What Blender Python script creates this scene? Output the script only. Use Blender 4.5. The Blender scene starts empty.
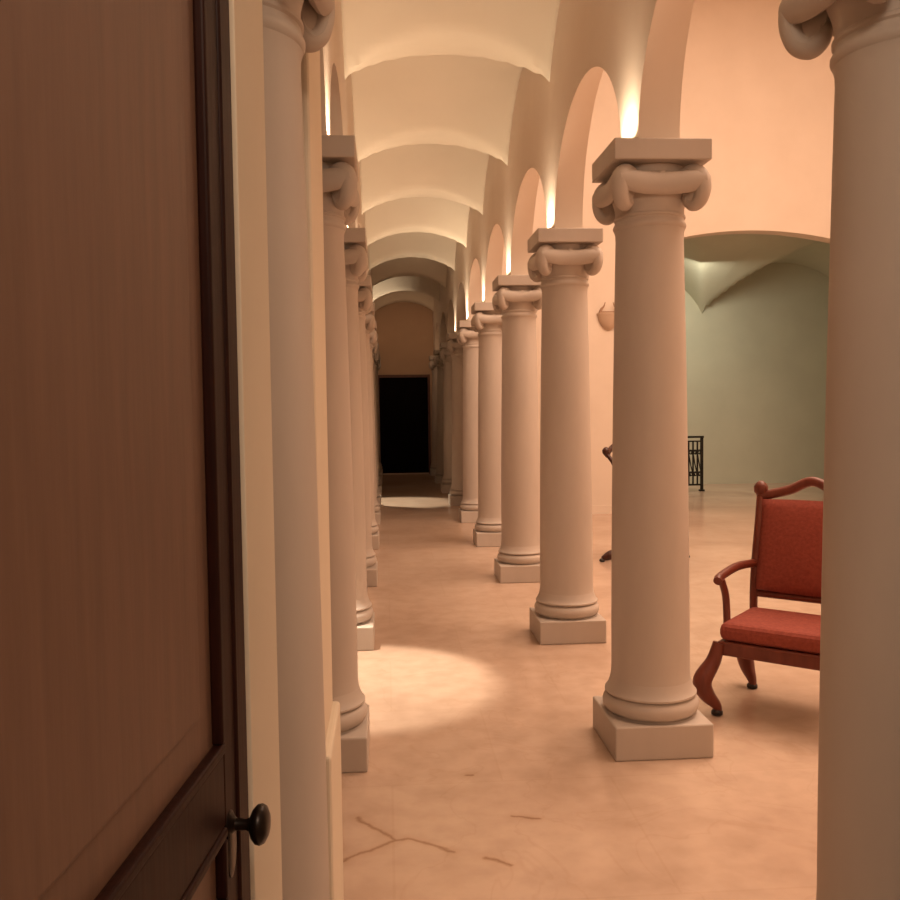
import bpy, bmesh, math, random
from mathutils import Vector, Matrix, noise
random.seed(7)
SC = bpy.context.scene
COL = SC.collection
PI = math.pi

# ------------------------------------------------------------------ materials
def new_mat(name):
    m = bpy.data.materials.new(name); m.use_nodes = True
    nt = m.node_tree; nt.nodes.clear()
    out = nt.nodes.new('ShaderNodeOutputMaterial')
    b = nt.nodes.new('ShaderNodeBsdfPrincipled')
    nt.links.new(b.outputs[0], out.inputs[0])
    return m, nt, b

def ramp(nt, fac, stops):
    r = nt.nodes.new('ShaderNodeValToRGB')
    e = r.color_ramp.elements
    while len(e) < len(stops): e.new(0.5)
    for i, (p, c) in enumerate(stops):
        e[i].position = p; e[i].color = (*c, 1)
    nt.links.new(fac, r.inputs[0])
    return r.outputs[0]

def noise_fac(nt, scale, detail=5, rough=.55, stretch=None, distort=0):
    tc = nt.nodes.new('ShaderNodeTexCoord')
    src = tc.outputs['Object']
    if stretch:
        mp = nt.nodes.new('ShaderNodeMapping'); mp.inputs['Scale'].default_value = stretch
        nt.links.new(src, mp.inputs[0]); src = mp.outputs[0]
    n = nt.nodes.new('ShaderNodeTexNoise')
    n.inputs['Scale'].default_value = scale; n.inputs['Detail'].default_value = detail
    n.inputs['Roughness'].default_value = rough; n.inputs['Distortion'].default_value = distort
    nt.links.new(src, n.inputs['Vector'])
    return n.outputs['Fac']

def bump(nt, b, fac, strength, dist=.01):
    bp = nt.nodes.new('ShaderNodeBump'); bp.inputs['Strength'].default_value = strength
    bp.inputs['Distance'].default_value = dist
    nt.links.new(fac, bp.inputs['Height']); nt.links.new(bp.outputs[0], b.inputs['Normal'])

def simple(name, c1, c2, scale=3, rough=.7, bstr=.1, stretch=None, metallic=0, spec=.5, detail=5):
    m, nt, b = new_mat(name)
    f = noise_fac(nt, scale, detail, .55, stretch)
    nt.links.new(ramp(nt, f, [(.3, c1), (.7, c2)]), b.inputs['Base Color'])
    b.inputs['Roughness'].default_value = rough
    b.inputs['Metallic'].default_value = metallic
    b.inputs['Specular IOR Level'].default_value = spec
    if bstr: bump(nt, b, f, bstr)
    return m

plaster = simple('plaster', (.72, .61, .51), (.76, .65, .55), 2.2, .85, .03)
vault_plaster = simple('vault plaster', (.71, .62, .50), (.75, .66, .54), 1.6, .85, .03)
jamb_plaster = simple('jamb plaster', (.70, .60, .47), (.74, .64, .51), 2.0, .8, .03)
stone = simple('column stone', (.49, .42, .365), (.54, .465, .405), 5, .6, .05, (1, 1, .35))
green_plaster = simple('pale green plaster', (.55, .54, .43), (.60, .59, .47), 1.5, .85, .03)
dark_wood = simple('dark varnished wood', (.014, .003, .002), (.026, .006, .003), 14, .5, .05, (6, 6, .5), spec=.15)
mid_wood = simple('brown panel wood', (.15, .078, .050), (.185, .098, .064), 10, .5, .06, (6, 6, .5))
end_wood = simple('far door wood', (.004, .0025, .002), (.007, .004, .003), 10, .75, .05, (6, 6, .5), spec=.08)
frame_wood = simple('door frame wood', (.12, .05, .035), (.17, .07, .05), 8, .5, .05)
mahogany = simple('mahogany', (.032, .006, .002), (.060, .012, .005), 12, .35, .05, (3, 3, .6))
red_mahogany = simple('red mahogany', (.12, .022, .010), (.17, .035, .018), 12, .4, .05, (3, 3, .6))
red_cloth = simple('red upholstery', (.24, .045, .03), (.32, .07, .045), 60, .9, .2)
black_iron = simple('black iron', (.012, .010, .008), (.03, .025, .02), 30, .5, .15, metallic=.6)
knob_metal = simple('dark bronze', (.010, .005, .003), (.018, .009, .006), 30, .35, .05, metallic=.5)
black_foot = simple('black foot', (.01, .008, .006), (.02, .012, .01), 20, .5, 0)

def floor_material():
    m, nt, b = new_mat('pink marble floor')
    L = nt.links
    tc = nt.nodes.new('ShaderNodeTexCoord'); obj_co = tc.outputs['Object']
    n1 = nt.nodes.new('ShaderNodeTexNoise'); n1.inputs['Scale'].default_value = .9
    n1.inputs['Detail'].default_value = 8; n1.inputs['Distortion'].default_value = .6; L.new(obj_co, n1.inputs['Vector'])
    base = ramp(nt, n1.outputs['Fac'], [(.30, (.53, .375, .28)), (.5, (.61, .445, .34)), (.68, (.68, .51, .395))])
    # fine mottling
    n2 = nt.nodes.new('ShaderNodeTexNoise'); n2.inputs['Scale'].default_value = 7
    n2.inputs['Detail'].default_value = 6; L.new(obj_co, n2.inputs['Vector'])
    mot = ramp(nt, n2.outputs['Fac'], [(.3, (.86, .84, .82)), (.62, (1, 1, 1))])
    def mul(a, c, f=1.0):
        x = nt.nodes.new('ShaderNodeMix'); x.data_type = 'RGBA'; x.blend_type = 'MULTIPLY'
        x.inputs[0].default_value = f; L.new(a, x.inputs[6]); L.new(c, x.inputs[7]); return x.outputs[2]
    col = mul(base, mot)
    # slab joints, very faint
    br = nt.nodes.new('ShaderNodeTexBrick'); br.offset = .5
    br.inputs['Scale'].default_value = 1; br.inputs['Brick Width'].default_value = .9; br.inputs['Row Height'].default_value = .9
    br.inputs['Mortar Size'].default_value = .006; br.inputs['Mortar Smooth'].default_value = .4
    br.inputs['Color1'].default_value = (1, 1, 1, 1); br.inputs['Color2'].default_value = (.95, .93, .92, 1)
    br.inputs['Mortar'].default_value = (.90, .87, .83, 1)
    L.new(obj_co, br.inputs['Vector'])
    col = mul(col, br.outputs['Color'], .4)
    # veins
    w = nt.nodes.new('ShaderNodeTexNoise'); w.inputs['Scale'].default_value = 1.7; w.inputs['Detail'].default_value = 4
    w.inputs['Distortion'].default_value = 1.2; L.new(obj_co, w.inputs['Vector'])
    s = nt.nodes.new('ShaderNodeMath'); s.operation = 'SUBTRACT'; s.inputs[1].default_value = .5; L.new(w.outputs['Fac'], s.inputs[0])
    a = nt.nodes.new('ShaderNodeMath'); a.operation = 'ABSOLUTE'; L.new(s.outputs[0], a.inputs[0])
    col = mul(col, ramp(nt, a.outputs[0], [(0, (.86, .80, .74)), (.012, (1, 1, 1))]), .3)
    # the cracks and chips in the slabs nearest the door
    nd = nt.nodes.new('ShaderNodeTexNoise'); nd.inputs['Scale'].default_value = 9; nd.inputs['Detail'].default_value = 5
    L.new(obj_co, nd.inputs['Vector'])
    sub = nt.nodes.new('ShaderNodeVectorMath'); sub.operation = 'SUBTRACT'; sub.inputs[1].default_value = (.5, .5, .5)
    L.new(nd.outputs['Color'], sub.inputs[0])
    sc = nt.nodes.new('ShaderNodeVectorMath'); sc.operation = 'SCALE'; sc.inputs['Scale'].default_value = .07
    L.new(sub.outputs[0], sc.inputs[0])
    ad = nt.nodes.new('ShaderNodeVectorMath'); ad.operation = 'ADD'; L.new(obj_co, ad.inputs[0]); L.new(sc.outputs[0], ad.inputs[1])
    flat = nt.nodes.new('ShaderNodeVectorMath'); flat.operation = 'MULTIPLY'; flat.inputs[1].default_value = (1, 1, 0)
    L.new(ad.outputs[0], flat.inputs[0]); p = flat.outputs[0]
    last = None
    for (ax, ay, bx, by) in CRACKS:
        A = Vector((ax, ay, 0)); D = Vector((bx - ax, by - ay, 0))
        v = nt.nodes.new('ShaderNodeVectorMath'); v.operation = 'SUBTRACT'; v.inputs[1].default_value = A; L.new(p, v.inputs[0])
        d = nt.nodes.new('ShaderNodeVectorMath'); d.operation = 'DOT_PRODUCT'; d.inputs[1].default_value = D / max(D.length_squared, 1e-6)
        L.new(v.outputs[0], d.inputs[0])
        c = nt.nodes.new('ShaderNodeClamp'); L.new(d.outputs['Value'], c.inputs[0])
        e = nt.nodes.new('ShaderNodeVectorMath'); e.operation = 'SCALE'; e.inputs[0].default_value = D; L.new(c.outputs[0], e.inputs['Scale'])
        g = nt.nodes.new('ShaderNodeVectorMath'); g.operation = 'SUBTRACT'; L.new(v.outputs[0], g.inputs[0]); L.new(e.outputs[0], g.inputs[1])
        h = nt.nodes.new('ShaderNodeVectorMath'); h.operation = 'LENGTH'; L.new(g.outputs[0], h.inputs[0])
        if last is None: last = h.outputs['Value']
        else:
            mn = nt.nodes.new('ShaderNodeMath'); mn.operation = 'MINIMUM'; L.new(last, mn.inputs[0]); L.new(h.outputs['Value'], mn.inputs[1]); last = mn.outputs[0]
    col = mul(col, ramp(nt, last, [(0, (.58, .48, .40)), (.004, (.66, .57, .5)), (.012, (.95, .93, .9)), (.05, (1, 1, 1))]), 1)
    L.new(col, b.inputs['Base Color'])
    rr = ramp(nt, n2.outputs['Fac'], [(.3, (.26,) * 3), (.7, (.18,) * 3)])
    L.new(rr, b.inputs['Roughness'])
    b.inputs['Specular IOR Level'].default_value = .45
    bump(nt, b, n2.outputs['Fac'], .03, .002)
    return m
CRACKS = [(-.19, 3.00, .01, 3.14), (-.13, 3.32, .01, 3.14), (.06, 3.15, .20, 3.04), (.01, 3.14, .06, 3.15),
          (.31, 2.98, .40, 2.92), (.45, 3.28, .54, 3.25), (.30, 3.66, .335, 3.66)]
floor_mat = floor_material()

# ------------------------------------------------------------------ mesh helpers
def link(name, bm, mat, parent=None, smooth=False, bevel=0):
    me = bpy.data.meshes.new(name)
    bmesh.ops.recalc_face_normals(bm, faces=bm.faces)
    bm.to_mesh(me); bm.free()
    me.materials.append(mat)
    if smooth:
        for p in me.polygons: p.use_smooth = True
        try: me.set_sharp_from_angle(angle=math.radians(40))
        except Exception: pass
    o = bpy.data.objects.new(name, me); COL.objects.link(o)
    if parent is not None: o.parent = parent
    if bevel:
        md = o.modifiers.new('bevel', 'BEVEL'); md.width = bevel; md.segments = 3; md.limit_method = 'ANGLE'
        md.angle_limit = math.radians(40)
    return o

def box(bm, x0, y0, z0, x1, y1, z1, rot=None):
    vs = [bm.verts.new((x, y, z)) for x in (x0, x1) for y in (y0, y1) for z in (z0, z1)]
    for f in ((0, 1, 3, 2), (4, 6, 7, 5), (0, 4, 5, 1), (2, 3, 7, 6), (0, 2, 6, 4), (1, 5, 7, 3)):
        bm.faces.new([vs[i] for i in f])
    return vs

def lathe(bm, prof, seg=48, cx=0, cy=0, M=None):
    rings = []
    for r, z in prof:
        ring = []
        for i in range(seg):
            a = 2 * PI * i / seg
            v = Vector((cx + r * math.cos(a), cy + r * math.sin(a), z))
            ring.append(bm.verts.new(M @ v if M else v))
        rings.append(ring)
    for a, b in zip(rings, rings[1:]):
        for i in range(seg):
            j = (i + 1) % seg
            bm.faces.new((a[i], a[j], b[j], b[i]))
    bm.faces.new(rings[0][::-1]); bm.faces.new(rings[-1])

def tube(bm, pts, rad, seg=12, flat=1.0):
    pts = [Vector(p) for p in pts]; n = len(pts)
    if not hasattr(rad, '__len__'): rad = [rad] * n
    rings = []; up = None
    for i, p in enumerate(pts):
        t = (pts[min(i + 1, n - 1)] - pts[max(i - 1, 0)]).normalized()
        if up is None:
            up = t.orthogonal().normalized() if abs(t.z) > .95 else Vector((0, 0, 1))
        u = (up - t * up.dot(t)).normalized(); up = u
        s = t.cross(u)
        rings.append([bm.verts.new(p + (u * math.cos(2 * PI * k / seg) + s * flat * math.sin(2 * PI * k / seg)) * rad[i]) for k in range(seg)])
    for a, b in zip(rings, rings[1:]):
        for k in range(seg):
            j = (k + 1) % seg
            bm.faces.new((a[k], a[j], b[j], b[k]))
    bm.faces.new(rings[0][::-1]); bm.faces.new(rings[-1])

def spline(pts, n=24):
    P = [Vector(p) for p in pts]; P = [P[0] * 2 - P[1]] + P + [P[-1] * 2 - P[-2]]
    out = []
    for i in range(1, len(P) - 2):
        for k in range(n // (len(P) - 3) + 1):
            t = k / (n // (len(P) - 3) + 1)
            a, b, c, d = P[i - 1:i + 3]
            out.append(.5 * ((2 * b) + (c - a) * t + (2 * a - 5 * b + 4 * c - d) * t * t + (3 * b - a - 3 * c + d) * t ** 3))
    out.append(P[-2]); return out

def struct(o):
    o['kind'] = 'structure'; return o

def thing(name, label, cat, loc=(0, 0, 0), rz=0, group=None):
    o = bpy.data.objects.new(name, None); COL.objects.link(o)
    o.empty_display_size = .1
    o.location = loc; o.rotation_euler = (0, 0, rz)
    o['label'] = label; o['category'] = cat
    if group: o['group'] = group
    return o

def copy_tree(o, parent=None):
    c = o.copy(); COL.objects.link(c)
    if parent is not None:
        c.parent = parent; c.matrix_parent_inverse = o.matrix_parent_inverse.copy()
    for ch in list(o.children): copy_tree(ch, c)
    return c

# ------------------------------------------------------------------ layout
XR, XL, W, H = 1.176, -.319, .212, 2.65
YK = [1.98, 3.96] + [5.866 + 2.025 * i for i in range(8)]       # column rows along the aisle
FR, FL = 1.087, -.23                                            # aisle faces of the two arcade walls
THK = .18
SPRING = 3.61
END_Y = 20.5
HALL_X, HALL_Y, HALL_H = 7.0, 12.4, 7.4

# ------------------------------------------------------------------ floor
bm = bmesh.new(); box(bm, -2.2, -1.6, -.1, 9.2, 21.0, 0)
struct(link('floor', bm, floor_mat))

# ------------------------------------------------------------------ vaults
def vault(name, x0, x1, ys, spring, ra, rb, mat, nx=40, ny=40, dome=.04, ymin=-9):
    bm = bmesh.new()
    rows = []
    for b in range(len(ys) - 1):
        y0, y1 = ys[b], ys[b + 1]
        for j in range(ny + (b == len(ys) - 2)):
            v = -1 + 2 * j / ny
            y = y0 + (y1 - y0) * (v + 1) / 2
            if y < ymin - 1e-4: continue
            row = []
            for i in range(nx + 1):
                u = -1 + 2 * i / nx
                A = ra * max(0, 1 - u * u) ** .8
                B = rb * max(0, 1 - v * v) ** .8
                z = spring + max(A, B) + dome * (1 - u * u) * (1 - v * v)
                row.append(bm.verts.new((x0 + (x1 - x0) * (u + 1) / 2, y, z)))
            rows.append(row)
    for a, b in zip(rows, rows[1:]):
        for i in range(nx):
            bm.faces.new((a[i], a[i + 1], b[i + 1], b[i]))
    o = link(name, bm, mat, smooth=True)
    for p in o.data.polygons: p.use_smooth = True
    if 'far' not in name:
        md = o.modifiers.new('thick', 'SOLIDIFY'); md.thickness = .06; md.offset = 1
    o.data.update()
    return struct(o)
bays = [-.2] + YK + [END_Y + 1.4]
vault('ceiling_aisle', FL - .01, FR + .01, bays, SPRING, .24, .52, vault_plaster)

# ------------------------------------------------------------------ arcade walls (piers, arches and the wall above, one structure each side)
PD0, PD1 = -.14, .13       # pier depth about each column centre
def arcade(name, xa, xb, ks, top, mat, y_start, y_end, spring=2.66, rise=.82, rise_aisle=.64, aisle='a'):
    bm = bmesh.new()
    def col_box(y0, y1, z0, z1): box(bm, xa, y0, z0, xb, y1, z1)
    for k in ks:
        col_box(YK[k] + PD0, YK[k] + PD1, H, top)
    segs = [(YK[a] + PD1, YK[b] + PD0) for a, b in zip(ks, ks[1:])]
    N = 36
    for y0, y1 in segs:
        c = (y0 + y1) / 2; r = (y1 - y0) / 2
        ra_, rb_ = (rise_aisle, rise) if aisle == 'a' else (rise, rise_aisle)
        pts = [(c - r * math.cos(PI * i / N), spring + ra_ * math.sin(PI * i / N), spring + rb_ * math.sin(PI * i / N)) for i in range(N + 1)]
        # lower vertical reveal is part of the pier; above the arch the wall is solid
        va = []
        for (y, z, z2) in pts:
            va.append([bm.verts.new((x, y, zz)) for x, zz in ((xa, z), (xb, z2), (xa, top), (xb, top))])
        for p, q in zip(va, va[1:]):
            bm.faces.new((p[0], q[0], q[1], p[1]))
            bm.faces.new((p[0], p[2], q[2], q[0]))
            bm.faces.new((p[1], q[1], q[3], p[3]))
            bm.faces.new((p[2], p[3], q[3], q[2]))
    if y_start is not None: box(bm, xa, y_start, 0, xb, YK[ks[0]] - W - .005, top)
    if y_start is not None: box(bm, xa, YK[ks[0]] - W - .005, H, xb, YK[ks[0]] + PD0, top)
    box(bm, xa, YK[ks[-1]] + PD1, 0, xb, y_end, top)
    bmesh.ops.remove_doubles(bm, verts=bm.verts, dist=1e-5)
    return struct(link(name, bm, mat, smooth=True))
arcade('wall_right_arcade', FR, FR + THK, list(range(10)), HALL_H, plaster, -1.5, END_Y)
arcade('wall_left_arcade', FL - THK, FL, list(range(10)), 4.3, plaster, None, END_Y, aisle='b')
bm = bmesh.new(); box(bm, FR + THK, HALL_Y, 0, FR + THK + .12, END_Y, 4.6); box(bm, FR+THK, HALL_Y, 4.6, FR + THK + .12, HALL_Y + .15, HALL_H)
struct(link('wall_behind_arcade', bm, plaster))

# doorway reveal and the thick wall it is cut through
bm = bmesh.new(); box(bm, -2.1, 1.17, 0, -.182, 1.45, 4.3)
struct(link('wall_doorway_jamb', bm, jamb_plaster, bevel=.002))
bm = bmesh.new()
box(bm, -.55, 2.30, 0, -.178, 2.74, 4.3)
box(bm, -.56, 2.295, 0, -.156, 2.75, .64)
struct(link('wall_left_reveal', bm, jamb_plaster, bevel=.012))
bm = bmesh.new(); box(bm, -2.15, -1.6, 0, -2.0, 21, 4.3); struct(link('wall_left', bm, plaster))
bm = bmesh.new(); box(bm, -2.0, 1.45, 4.2, FL - THK, 21, 4.3); struct(link('ceiling_left_passage', bm, plaster))
bm = bmesh.new(); box(bm, -2.15, -1.75, 0, 9.2, -1.6, HALL_H); struct(link('wall_behind_doorway', bm, plaster))
bm = bmesh.new(); box(bm, -2.15, -1.6, 4.2, FR, -.2, 4.3); box(bm, -2.15, -.2, 4.2, FL - .02, 1.17, 4.3)
struct(link('ceiling_doorway', bm, plaster))

# end wall of the aisle with its dark double door
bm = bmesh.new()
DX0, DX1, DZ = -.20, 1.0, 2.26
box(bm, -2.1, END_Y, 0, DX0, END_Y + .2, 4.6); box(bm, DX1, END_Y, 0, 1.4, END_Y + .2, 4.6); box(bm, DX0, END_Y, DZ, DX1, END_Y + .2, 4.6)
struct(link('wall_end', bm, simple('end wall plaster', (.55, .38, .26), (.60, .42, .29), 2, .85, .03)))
d2 = bpy.data.objects.new('door_2', None); COL.objects.link(d2); d2.location = ((DX0 + DX1) / 2, END_Y, 0); struct(d2)
bm = bmesh.new()
hw = (DX1 - DX0) / 2
for s in (-1, 1): box(bm, min(s * hw, s * (hw - .05)), -.03, 0, max(s * hw, s * (hw - .05)), .08, DZ)
box(bm, -hw + .05, -.03, DZ - .06, hw - .05, .08, DZ)
link('door_frame', bm, frame_wood, d2)
for s in (-1, 1):
    bm = bmesh.new()
    x0, x1 = (.0003, hw - .052) if s > 0 else (-hw + .052, -.0003)
    box(bm, x0, .02, .01, x1, .06, DZ - .062)
    for z0, z1 in ((.15, .95), (1.08, 2.1)):
        for a, b, c, d in ((x0 + .08, z0, x1 - .08, z0 + .03), (x0 + .08, z1 - .03, x1 - .08, z1), (x0 + .08, z0, x0 + .11, z1), (x1 - .11, z0, x1 - .08, z1)):
            box(bm, a, .005, b, c, .02, d)
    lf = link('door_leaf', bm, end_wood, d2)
bm = bmesh.new(); box(bm, DX0, END_Y - .03, 0, DX1, END_Y + .2, .025); struct(link('trim_1', bm, simple('threshold stone', (.55, .42, .33), (.6, .46, .36))))

# ------------------------------------------------------------------ side hall
bm = bmesh.new()
OX0, OX1 = 3.95, 6.4
N = 32; yA, yB = HALL_Y, HALL_Y + .25
box(bm, FR + THK + .12, yA, 0, OX0, yB, HALL_H); box(bm, OX1, yA, 0, HALL_X + .15, yB, HALL_H)
cx = (OX0 + OX1) / 2; hw = (OX1 - OX0) / 2
def op_z(x): return 3.80 + .14 * (1 - ((x - cx) / hw) ** 2)
prev = None
for i in range(N + 1):
    x = OX0 + (OX1 - OX0) * i / N
    cur = [bm.verts.new((x, y, z)) for y, z in ((yA, op_z(x)), (yB, op_z(x)), (yA, HALL_H), (yB, HALL_H))]
    if prev:
        bm.faces.new((prev[0], cur[0], cur[1], prev[1])); bm.faces.new((prev[0], prev[2], cur[2], cur[0])); bm.faces.new((prev[1], cur[1], cur[3], prev[3]))
    prev = cur
struct(link('wall_hall_end', bm, plaster))
bm = bmesh.new(); box(bm, HALL_X, -1.6, 0, HALL_X + .15, HALL_Y, HALL_H); struct(link('wall_hall_right', bm, plaster))
bm = bmesh.new(); box(bm, FR, -1.6, HALL_H, HALL_X + .15, HALL_Y + .25, HALL_H + .1); struct(link('ceiling_hall', bm, plaster))
bm = bmesh.new(); box(bm, FR + THK, HALL_Y - .02, 0, OX0, HALL_Y, .12); box(bm, OX1, HALL_Y - .02, 0, HALL_X, HALL_Y, .12)
struct(link('baseboard_hall', bm, plaster))
# room beyond the opening
GY = 16.6
bm = bmesh.new(); box(bm, 1.39, GY, 0, 9.1, GY + .15, 4.6); struct(link('wall_far_room_end', bm, green_plaster))
bm = bmesh.new(); box(bm, 9.0, HALL_Y + .25, 0, 9.15, GY, 4.6); struct(link('wall_far_room_right', bm, green_plaster))
bm = bmesh.new(); box(bm, HALL_X + .15, HALL_Y, 0, 9.15, HALL_Y + .25, 4.6); struct(link('wall_far_room_near', bm, green_plaster))
vault('ceiling_far_room', 3.0, 5.93, [2 * (HALL_Y + .25) - GY, GY], 3.2, .95, .95, green_plaster, ymin=HALL_Y + .25)
vault('ceiling_far_room_side', 5.93, 9.0, [2 * (HALL_Y + .25) - GY, GY], 3.2, .95, .95, green_plaster, ymin=HALL_Y + .25)
bm = bmesh.new(); box(bm, 1.39, HALL_Y + .25, 0, 3.0, GY, 4.6); struct(link('wall_far_room_left', bm, green_plaster))

# ------------------------------------------------------------------ column
def make_column():
    root = thing('column', '', 'column')
    bm = bmesh.new(); box(bm, -.217, -.217, 0, .217, .217, .15); link('plinth', bm, stone, root, bevel=.008)
    # attic base
    pr = [(.19, .15), (.205, .153)]
    pr += [(.172 + .042 * math.cos(t), .195 + .043 * math.sin(t)) for t in [-PI / 2 * .75 + PI * .82 * i / 12 for i in range(13)]]
    pr += [(.200, .240), (.204, .243), (.204, .251), (.199, .256), (.192, .266), (.186, .28), (.181, .295), (.177, .31)]
    bm = bmesh.new(); lathe(bm, pr, 64); link('base_moulding', bm, stone, root, smooth=True)
    # shaft with entasis; apophyge at both ends
    pr = [(.178, .305), (.175, .33), (.174, .36)]
    for i in range(1, 24):
        t = i / 24; z = .36 + (2.26 - .36) * t
        pr.append((.174 - .026 * (t ** 1.6), z))
    pr += [(.148, 2.26), (.149, 2.285), (.153, 2.30)]
    bm = bmesh.new(); lathe(bm, pr, 64); link('shaft', bm, stone, root, smooth=True)
    # capital: astragal, echinus, sagging channel between the volutes
    pr = [(.150, 2.298), (.155, 2.303), (.159, 2.312), (.159, 2.320), (.154, 2.330), (.151, 2.334), (.151, 2.344), (.156, 2.349), (.156, 2.357),
          (.150, 2.362), (.150, 2.39), (.158, 2.42), (.170, 2.45), (.176, 2.48), (.172, 2.51), (.150, 2.53), (.150, 2.564)]
    bm = bmesh.new(); lathe(bm, pr, 64)
    for q in range(4):
        R = Matrix.Rotation(q * PI / 2, 4, 'Z')
        pts = []; rad = []
        for i in range(25):
            u = -1 + i / 12
            x = u * .188; y = -.176 - .024 * abs(u) ** 1.7
            z = 2.470 + .016 * abs(u) ** 2.2
            pts.append(R @ Vector((x, y, z))); rad.append(.048 - .022 * abs(u) ** 5)
        tube(bm, pts, rad, 14, .55)
        # little boss in the middle of each side
        Mb = R @ Matrix.Translation((0, -.190, 2.500)) @ Matrix.Rotation(PI / 2, 4, 'X')
        lathe(bm, [(.022, -.02), (.026, -.012), (.019, -.002), (.008, .002)], 16, 0, 0, Mb)
    cap = link('capital', bm, stone, root, smooth=True)
    # corner volutes: scrolls hanging from under the abacus corners
    for q in range(4):
        R = Matrix.Rotation(q * PI / 2 + PI / 4, 4, 'Z')
        k = [(.150, 2.50, .036), (.205, 2.520, .038), (.243, 2.498, .037), (.252, 2.450, .035), (.240, 2.405, .031), (.213, 2.385, .027),
             (.188, 2.398, .023), (.182, 2.425, .019), (.198, 2.440, .015), (.210, 2.430, .011)]
        sp = spline([(a, 0, b) for a, b, c in k], 45); rr = spline([(c, 0, 0) for a, b, c in k], 45)
        bm = bmesh.new(); tube(bm, [R @ v for v in sp], [v.x for v in rr], 14, 1.1)
        # thin rim following the scroll on both cheeks
        for t in (-1, 1):
            tube(bm, [R @ (v + Vector((0, t * r.x * .95, 0)) + Vector((0, 0, 0))) for v, r in zip(sp[4:], rr[4:])], .005, 6)
        lathe(bm, [(.01, -.024), (.046, -.022), (.050, 0), (.046, .022), (.01, .024)], 24, 0, 0, R @ Matrix.Translation((.212, 0, 2.447)) @ Matrix.Rotation(PI / 2, 4, 'X'))
        link('volute', bm, stone, cap, smooth=True)
    # abacus
    bm = bmesh.new(); box(bm, -.209, -.209, 2.562, .209, .209, H)
    link('abacus', bm, stone, root, bevel=.006)
    return root
proto = make_column()
ordr = ['nearest', 'second', 'third', 'fourth', 'fifth', 'sixth', 'seventh', 'eighth', 'ninth', 'tenth']
RL = {0: 'stone column cut by the right edge of the picture, closest of the right row',
      1: 'large stone column with scrolled capital and square plinth, standing in front of the red armchair',
      2: 'stone column just beyond the large one beside the red armchair, whole from plinth to capital',
      3: 'third whole stone column of the right row, its capital partly behind the second',
      4: 'fourth whole stone column of the right row, left half showing past the third',
      5: 'fifth stone column of the right row, thin sliver with a dark plinth',
      6: 'sixth stone column of the right row, last one topped by a bright lamp streak',
      7: 'pale stone column just past the last lamp streak of the right row',
      8: 'shadowed column second from the far door on its right side',
      9: 'shadowed column closest to the dark far door on its right side'}
LL = {0: 'stone column beside the open wooden door, capital cut by the picture top',
      1: 'left row column whose square plinth stands nearest on the floor, just past the doorway wall',
      2: 'left row column with brightly lit base moulding beside the pool of light',
      3: 'left row column third from the doorway, small plinth edge just past the brightly lit base',
      4: 'left row column fourth from the doorway, a thin sliver behind the third',
      5: 'left row column fifth from the doorway, thin sliver of shaft and capital',
      6: 'left row column sixth from the doorway, sliver in the shade',
      7: 'left row column seventh from the doorway, beside the far pool of light',
      8: 'left row column eighth from the doorway, second last before the dark far door',
      9: 'left row column closest to the dark far door'}
first = True
for side, X, LB, g in (('r', XR, RL, 'columns of the right row'), ('l', XL, LL, 'columns of the left row')):
    for k in range(10):
        c = proto if first else copy_tree(proto)
        first = False
        c.location = (X, YK[k], 0); c['label'] = LB[k]; c['group'] = g; c['kind'] = 'thing'

# ------------------------------------------------------------------ near door leaf (local x along the leaf from the free edge towards the hinge)
LEAF_P = Vector((-.182, 1.135, 0)); LEAF_A = math.atan2(-1, -.100)     # direction from free edge to hinge
d1 = bpy.data.objects.new('door_1', None); COL.objects.link(d1); struct(d1)
d1.location = LEAF_P; d1.rotation_euler = (0, 0, LEAF_A)
# local +x = toward hinge; local +y: rotate (+x) by 90 -> points to world +X side
LW, LH, LT = .86, 2.45, .045
rails = [(0, .19), (.90, .965), (1.060, 1.145), (2.28, LH)]
openings = [(.19, .90), (.965, 1.060), (1.145, 2.28)]
ST = .104
bm = bmesh.new()
box(bm, 0, -LT, .01, ST, 0, LH); box(bm, LW - ST, -LT, .01, LW, 0, LH)
for a, b in rails: box(bm, ST, -LT, max(a, .01), LW - ST, 0, b)
link('door_frame', bm, dark_wood, d1, bevel=.003)
for a, b in openings:
    bm = bmesh.new()
    x0, x1 = ST, LW - ST
    box(bm, x0, -LT + .012, a, x1, -.010, b)
    if b - a > .3: box(bm, x0 + .06, -LT + .010, a + .06, x1 - .06, -.006, b - .06)
    pn = link('door_panel', bm, mid_wood, d1, bevel=.006)
    bm = bmesh.new()
    t = .013
    for (p, q, r, s) in ((x0, a, x1, a + t), (x0, b - t, x1, b), (x0, a + t, x0 + t, b - t), (x1 - t, a + t, x1, b - t)):
        box(bm, p, -.011, q, r, .003, s)
    link('moulding', bm, dark_wood, pn, bevel=.004)
# raised bead down the stile
bm = bmesh.new()
tube(bm, [(.055, -.001, .02), (.055, -.001, LH - .01)], .005, 10)
link('stile_bead', bm, dark_wood, d1, smooth=True)
bm = bmesh.new()
M = Matrix.Translation((.088, -.002, 1.054)) @ Matrix.Diagonal((.95, .95, .95, 1)) @ Matrix.Rotation(-PI / 2, 4, 'X')
kn = [(.017, 0), (.017, .003), (.012, .006), (.0075, .010), (.0065, .022), (.0085, .027), (.018, .031), (.0235, .036), (.0245, .041), (.022, .046), (.014, .050), (.004, .0515)]
lathe(bm, kn, 32, 0, 0, M)
link('door_knob', bm, knob_metal, d1, smooth=True)
bm = bmesh.new()
M2 = Matrix.Translation((.088, 0, 1.03)) @ Matrix.Rotation(-PI / 2, 4, 'X') @ Matrix.Diagonal((1, 2.3, 1, 1))
lathe(bm, [(.017, .0), (.017, .002), (.013, .004)], 24, 0, 0, M2)
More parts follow.
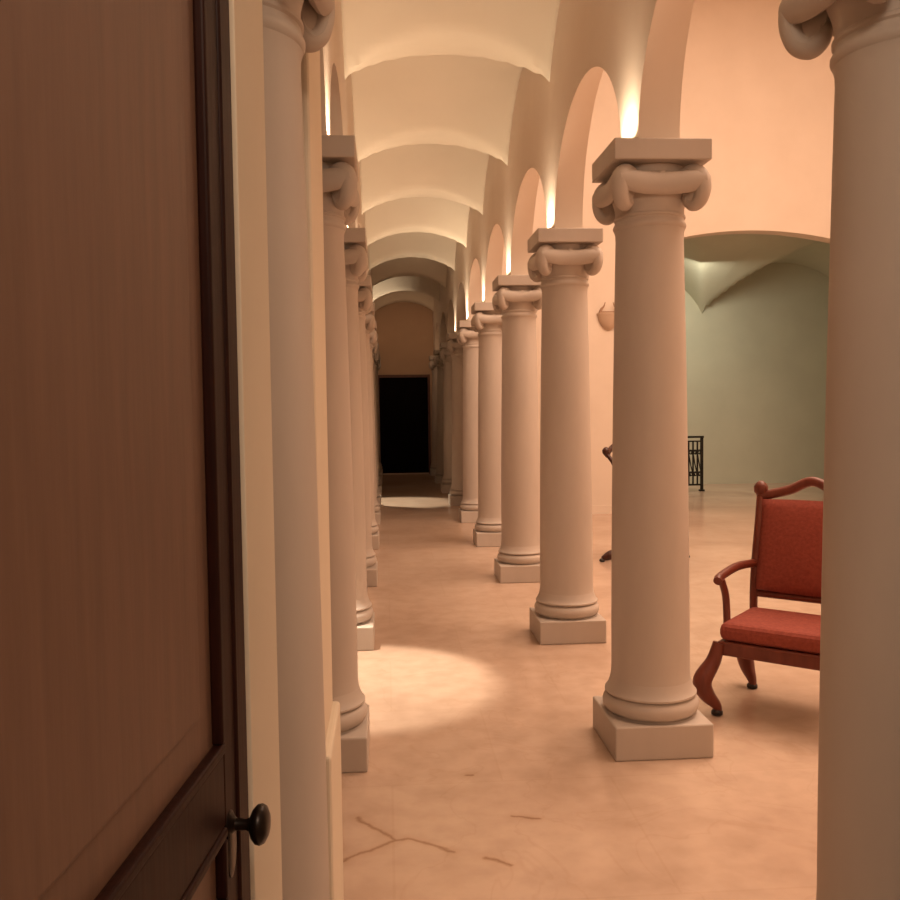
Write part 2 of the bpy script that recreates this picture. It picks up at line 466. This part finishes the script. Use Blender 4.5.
link('key_plate', bm, knob_metal, d1, smooth=True)

# ------------------------------------------------------------------ armchairs
def make_armchair(kind):
    wood = red_mahogany if kind == 'a' else mahogany
    root = thing('armchair', '', 'armchair')
    w, d = (.27, .25) if kind == 'a' else (.20, .15)
    for sx in (-1, 1):
        for sy in (-1, 1):
            bm = bmesh.new()
            o = Vector((sx, sy * .9, 0)).normalized()
            base = Vector((sx * w, sy * d, 0))
            k = ([(0, .36, .030), (.03, .27, .036), (.085, .175, .046), (.065, .11, .040), (.018, .055, .026), (.006, .03, .020), (.010, .02, .022)] if kind == 'a' else
                 [(0, .36, .026), (.045, .32, .030), (.055, .26, .026), (.025, .17, .020), (.035, .11, .030), (.12, .06, .045), (.195, .03, .022)])
            pts = [base + o * a + Vector((0, 0, z)) for a, z, r in k]
            sp = spline([(*p,) for p in pts], 30); rr = spline([(r, 0, 0) for a, z, r in k], 30)
            tube(bm, sp, [v.x for v in rr], 12)
            lg = link('leg', bm, wood, root, smooth=True)
            bm = bmesh.new()
            lathe(bm, [(.020, 0), (.028, .006), (.028, .020), (.018, .030)], 16, base.x + o.x * k[-1][0], base.y + o.y * k[-1][0])
            link('foot', bm, black_foot, lg, smooth=True)
    # apron
    bm = bmesh.new()
    box(bm, -w - .01, -d - .01, .30, w + .01, d + .01, .37); link('apron', bm, wood, root, bevel=.012)
    bm = bmesh.new(); box(bm, -w - .005, -d - .005, .37, w + .005, d - .03, .46); link('seat', bm, red_cloth, root, bevel=.035)
    # back posts and crest
    rk = 0 if kind == 'a' else .07
    bm = bmesh.new()
    for sx in (-1, 1):
        pts = spline([(sx * w, d, .33), (sx * w, d + .01, .6), (sx * (w - .01), d + .05 + rk * .2, .9), (sx * (w - .005), d + .10 + rk, 1.06)], 20)
        tube(bm, pts, .021, 12)
        lathe(bm, [(.018, 1.03), (.036, 1.055), (.038, 1.085), (.024, 1.105), (.010, 1.115)], 16, sx * (w - .005), d + .10 + rk)
    pts = spline([(-w, d + .095 + rk * .8, 1.03), (-.12, d + .11 + rk, 1.07), (0, d + .115 + rk, 1.12), (.12, d + .11 + rk, 1.07), (w, d + .095 + rk * .8, 1.03)], 28)
    tube(bm, pts, .026, 12)
    tube(bm, [(-w, d + .012, .52), (w, d + .012, .52)], .02, 10)
    bk = link('back_frame', bm, wood, root, smooth=True)
    bm = bmesh.new()
    n = 12
    fr = []; 
    for i in range(n + 1):
        t = i / n; z = .545 + .47 * t; y = d + .012 + .085 * t
        fr.append([bm.verts.new((x, y - .035 * math.sin(PI * t) ** .5 * (1 - (x / w) ** 2) - .012, z)) for x in [(-1 + 2 * j / 10) * (w - .02) for j in range(11)]])
    for a, b in zip(fr, fr[1:]):
        for j in range(10): bm.faces.new((a[j], a[j + 1], b[j + 1], b[j]))
    o = link('backrest', bm, red_cloth, root, smooth=True)
    md = o.modifiers.new('t', 'SOLIDIFY'); md.thickness = .035; md.offset = 0
    for sx in (-1, 1):
        bm = bmesh.new()
        tube(bm, spline([(sx * w, d + .02, .68), (sx * (w + .02), .05, .69), (sx * (w + .03), -.15, .67), (sx * (w + .025), -.205, .655)], 24), .022, 12)
        tube(bm, spline([(sx * (w + .02), -.17, .66), (sx * (w + .015), -.12, .56), (sx * w, -.14, .40)], 18), .018, 12)
        link('armrest', bm, wood, root, smooth=True)
    return root
ch = make_armchair('a')
ch['label'] = 'dark red upholstered armchair with carved legs just behind the large right column'; ch['group'] = 'carved armchairs in the side hall'
def place_chair(c, xy, rz, loc):
    v = Matrix.Rotation(rz, 3, 'Z') @ Vector((loc[0], loc[1], 0))
    c.location = (xy[0] - v.x, xy[1] - v.y, 0); c.rotation_euler = (0, 0, rz)
place_chair(ch, (1.600, 4.27), -.72, (-.28, -.26))
ch2 = make_armchair('b')
ch2['label'] = 'carved dark wooden armchair far back in the hall, mostly hidden behind the large column'; ch2['group'] = ch['group']
place_chair(ch2, (2.275, 8.62), .80, (-.20, .15))

# wall sconce on the hall end wall
sc = thing('wall_sconce', 'small plaster bowl sconce with a curled finial on the peach end wall of the hall', 'sconce', (3.10, HALL_Y, 2.56))
bm = bmesh.new()
prof = [(.02, 0), (.05, .015), (.10, .06), (.14, .13), (.155, .20), (.165, .215), (.165, .235), (.150, .24)]
seg = 24; rings = []
for r, z in prof:
    rings.append([bm.verts.new((r * math.cos(PI + PI * i / seg), r * .8 * math.sin(PI + PI * i / seg), z)) for i in range(seg + 1)])
for a, b in zip(rings, rings[1:]):
    for i in range(seg): bm.faces.new((a[i], a[i + 1], b[i + 1], b[i]))
bm.faces.new(rings[0]); bm.faces.new(rings[-1])
for a, b in zip(rings, rings[1:]): bm.faces.new((a[0], b[0], b[-1], a[-1]))
link('bowl', bm, simple('sconce plaster', (.52, .38, .28), (.58, .43, .32)), sc, smooth=True)
bm = bmesh.new()
for s in (-1, 1):
    tube(bm, spline([(s * .13, -.05, .235), (s * .11, -.05, .29), (s * .075, -.05, .33), (s * .055, -.05, .385)], 16), [.022 - .016 * i / 17 for i in range(len(spline([(0,0,0)]*4, 16)))], 10)
tube(bm, [(-.11, -.05, .25), (.11, -.05, .25)], .012, 8)
link('finial', bm, simple('sconce bronze', (.30, .18, .11), (.36, .22, .14)), sc, smooth=True)

# wrought iron railing in the room beyond
ry = 15.3
rl = thing('iron_railing', 'black wrought iron railing panel with scrollwork standing in the greenish room beyond the hall', 'railing', (4.965, ry, 0))
RX0, RX1 = -.35, .50
bm = bmesh.new()
bm.free()
for x in (RX0, RX1):
    bm = bmesh.new(); box(bm, x - .022, -.022, .03, x + .022, .022, .93); box(bm, x - .04, -.04, 0, x + .04, .04, .03)
    link('post', bm, black_iron, rl)
bm = bmesh.new(); box(bm, RX0 - .03, -.03, .93, RX1 + .03, .03, .965); box(bm, RX0, -.015, .86, RX1, .015, .885)
link('top_rail', bm, black_iron, rl, bevel=.004)
bm = bmesh.new(); box(bm, RX0, -.015, .10, RX1, .015, .13); link('bottom_rail', bm, black_iron, rl)
xs = [RX0 + (RX1 - RX0) * i / 11 for i in range(1, 11)]
for x in xs:
    bm = bmesh.new(); tube(bm, [(x, 0, .13), (x, 0, .86)], .016, 8); link('baluster', bm, black_iron, rl, smooth=True)
bm = bmesh.new()
for x in [(a + b) / 2 for a, b in zip([RX0] + xs, xs + [RX1])]:
    for zc, s in ((.30, 1), (.68, -1)):
        pts = []
        for i in range(28):
            t = i / 27; a = t * 3.6 * PI; r = .045 * (1 - .75 * t)
            pts.append((x + s * r * math.cos(a), 0, zc + r * math.sin(a)))
        tube(bm, pts, .010, 6)
    tube(bm, spline([(x + .04, 0, .30), (x, 0, .45), (x - .04, 0, .68)], 14), .010, 6)
link('scrollwork', bm, black_iron, rl, smooth=True)

# ------------------------------------------------------------------ lights
WARM = (1.0, .62, .34)
def spot(loc, target, power, angle, blend=.6, size=.03, color=WARM, name='lamp'):
    l = bpy.data.lights.new(name, 'SPOT'); l.energy = power; l.spot_size = angle; l.spot_blend = blend
    l.shadow_soft_size = size; l.color = color
    o = bpy.data.objects.new(name, l); COL.objects.link(o); o.location = loc
    o.rotation_euler = (Vector(target) - Vector(loc)).to_track_quat('-Z', 'Y').to_euler()
    return o
def area(loc, target, power, sx, sy, color=WARM, name='area_lamp', spread=PI):
    l = bpy.data.lights.new(name, 'AREA'); l.shape = 'RECTANGLE'; l.size = sx; l.size_y = sy; l.energy = power; l.color = color; l.spread = spread
    o = bpy.data.objects.new(name, l); COL.objects.link(o); o.location = loc
    o.rotation_euler = (Vector(target) - Vector(loc)).to_track_quat('-Z', 'Y').to_euler()
    return o
UP = (1.0, .79, .55)
# uplight strips lying on the abacus ledges, on the aisle side of every pier
for k in range(0, 7):
    p = {0: 1.7, 1: 2.3, 2: 2.7, 4: 3.2, 5: 6, 6: 3}.get(k, 3.0); q = {0: 1.7, 1: 2.3, 5: 2.6, 6: 1.3}.get(k, 3.4)
    area((FR - .052, YK[k], H + .012), (FR - .02, YK[k], 4), p, .22, .03, UP, 'uplight', math.radians(120))
    area((FL + .052, YK[k], H + .012), (FL + .02, YK[k], 4), q, .22, .03, UP, 'uplight', math.radians(120))
spot((FL + .045, YK[8], H + .03), (FL + .05, YK[8], 4), 45, math.radians(80), 1, .012, UP, 'uplight')
# spots in the left passage: the pools on the floor
spot((-.60, 5.50, 1.9), (-.24, 5.06, 0), 235, math.radians(46), .35, .03, (1, .85, .66), 'passage_spot')
spot((-.95, 14.6, 3.2), (.10, 14.4, 0), 600, math.radians(34), .5, .03, (1, .88, .66), 'passage_spot')
# side hall lamps high up
area((4.2, 7.2, 7.2), (4.2, 7.3, 0), 360, 4.0, 4, (1, .70, .50), 'hall_lamp')
area((4.2, 3.5, 7.2), (4.2, 3.6, 0), 260, 4.0, 4, (1, .70, .50), 'hall_lamp')
# added fill light from the left passage, brightens the mid-aisle floor
area((-1.2, 9.5, 4.1), (-.9, 9.5, 0), 95, .7, 6, (1, .74, .55), 'passage_fill')
# the room beyond
area((5.0, 14.6, 3.6), (5.4, 16.4, 1.2), 34, .8, .8, (1, .93, .72), 'far_room_lamp')
# unseen fill light added behind the camera to lift the column fronts
area((.3, -.9, 3.2), (.45, 3.0, .6), 30, 1.0, .6, (1, .76, .56), 'doorway_fill')
# fill light added in the lampless end bays to raise the end wall
spot((.43, 18.3, 3.3), (.43, 20.5, 2.6), 20, math.radians(130), 1, .1, (1, .62, .36), 'end_bay_fill')

w = bpy.data.worlds.new('world'); SC.world = w; w.use_nodes = True
w.node_tree.nodes['Background'].inputs[0].default_value = (.9, .6, .4, 1)
w.node_tree.nodes['Background'].inputs[1].default_value = .02

# ------------------------------------------------------------------ camera
yaw, pitch, roll = .07, .0489, -.0129
h = Vector((math.sin(yaw), math.cos(yaw), 0)); r = Vector((math.cos(yaw), -math.sin(yaw), 0)); z = Vector((0, 0, 1))
F = math.cos(pitch) * h - math.sin(pitch) * z; U = math.sin(pitch) * h + math.cos(pitch) * z
R2 = math.cos(roll) * r + math.sin(roll) * U; U2 = math.cos(roll) * U - math.sin(roll) * r
cd = bpy.data.cameras.new('camera'); cd.sensor_width = 36; cd.lens = 36; cd.clip_start = .05; cd.clip_end = 100
cam = bpy.data.objects.new('camera', cd); COL.objects.link(cam)
M = Matrix((R2, U2, -F)).transposed().to_4x4(); M.translation = Vector((0, 0, 1.54)); cam.matrix_world = M
SC.camera = cam
vs = SC.view_settings; vs.view_transform = 'Standard'; vs.look = 'None'; vs.gamma = 1; vs.exposure = .14; vs.use_curve_mapping = False
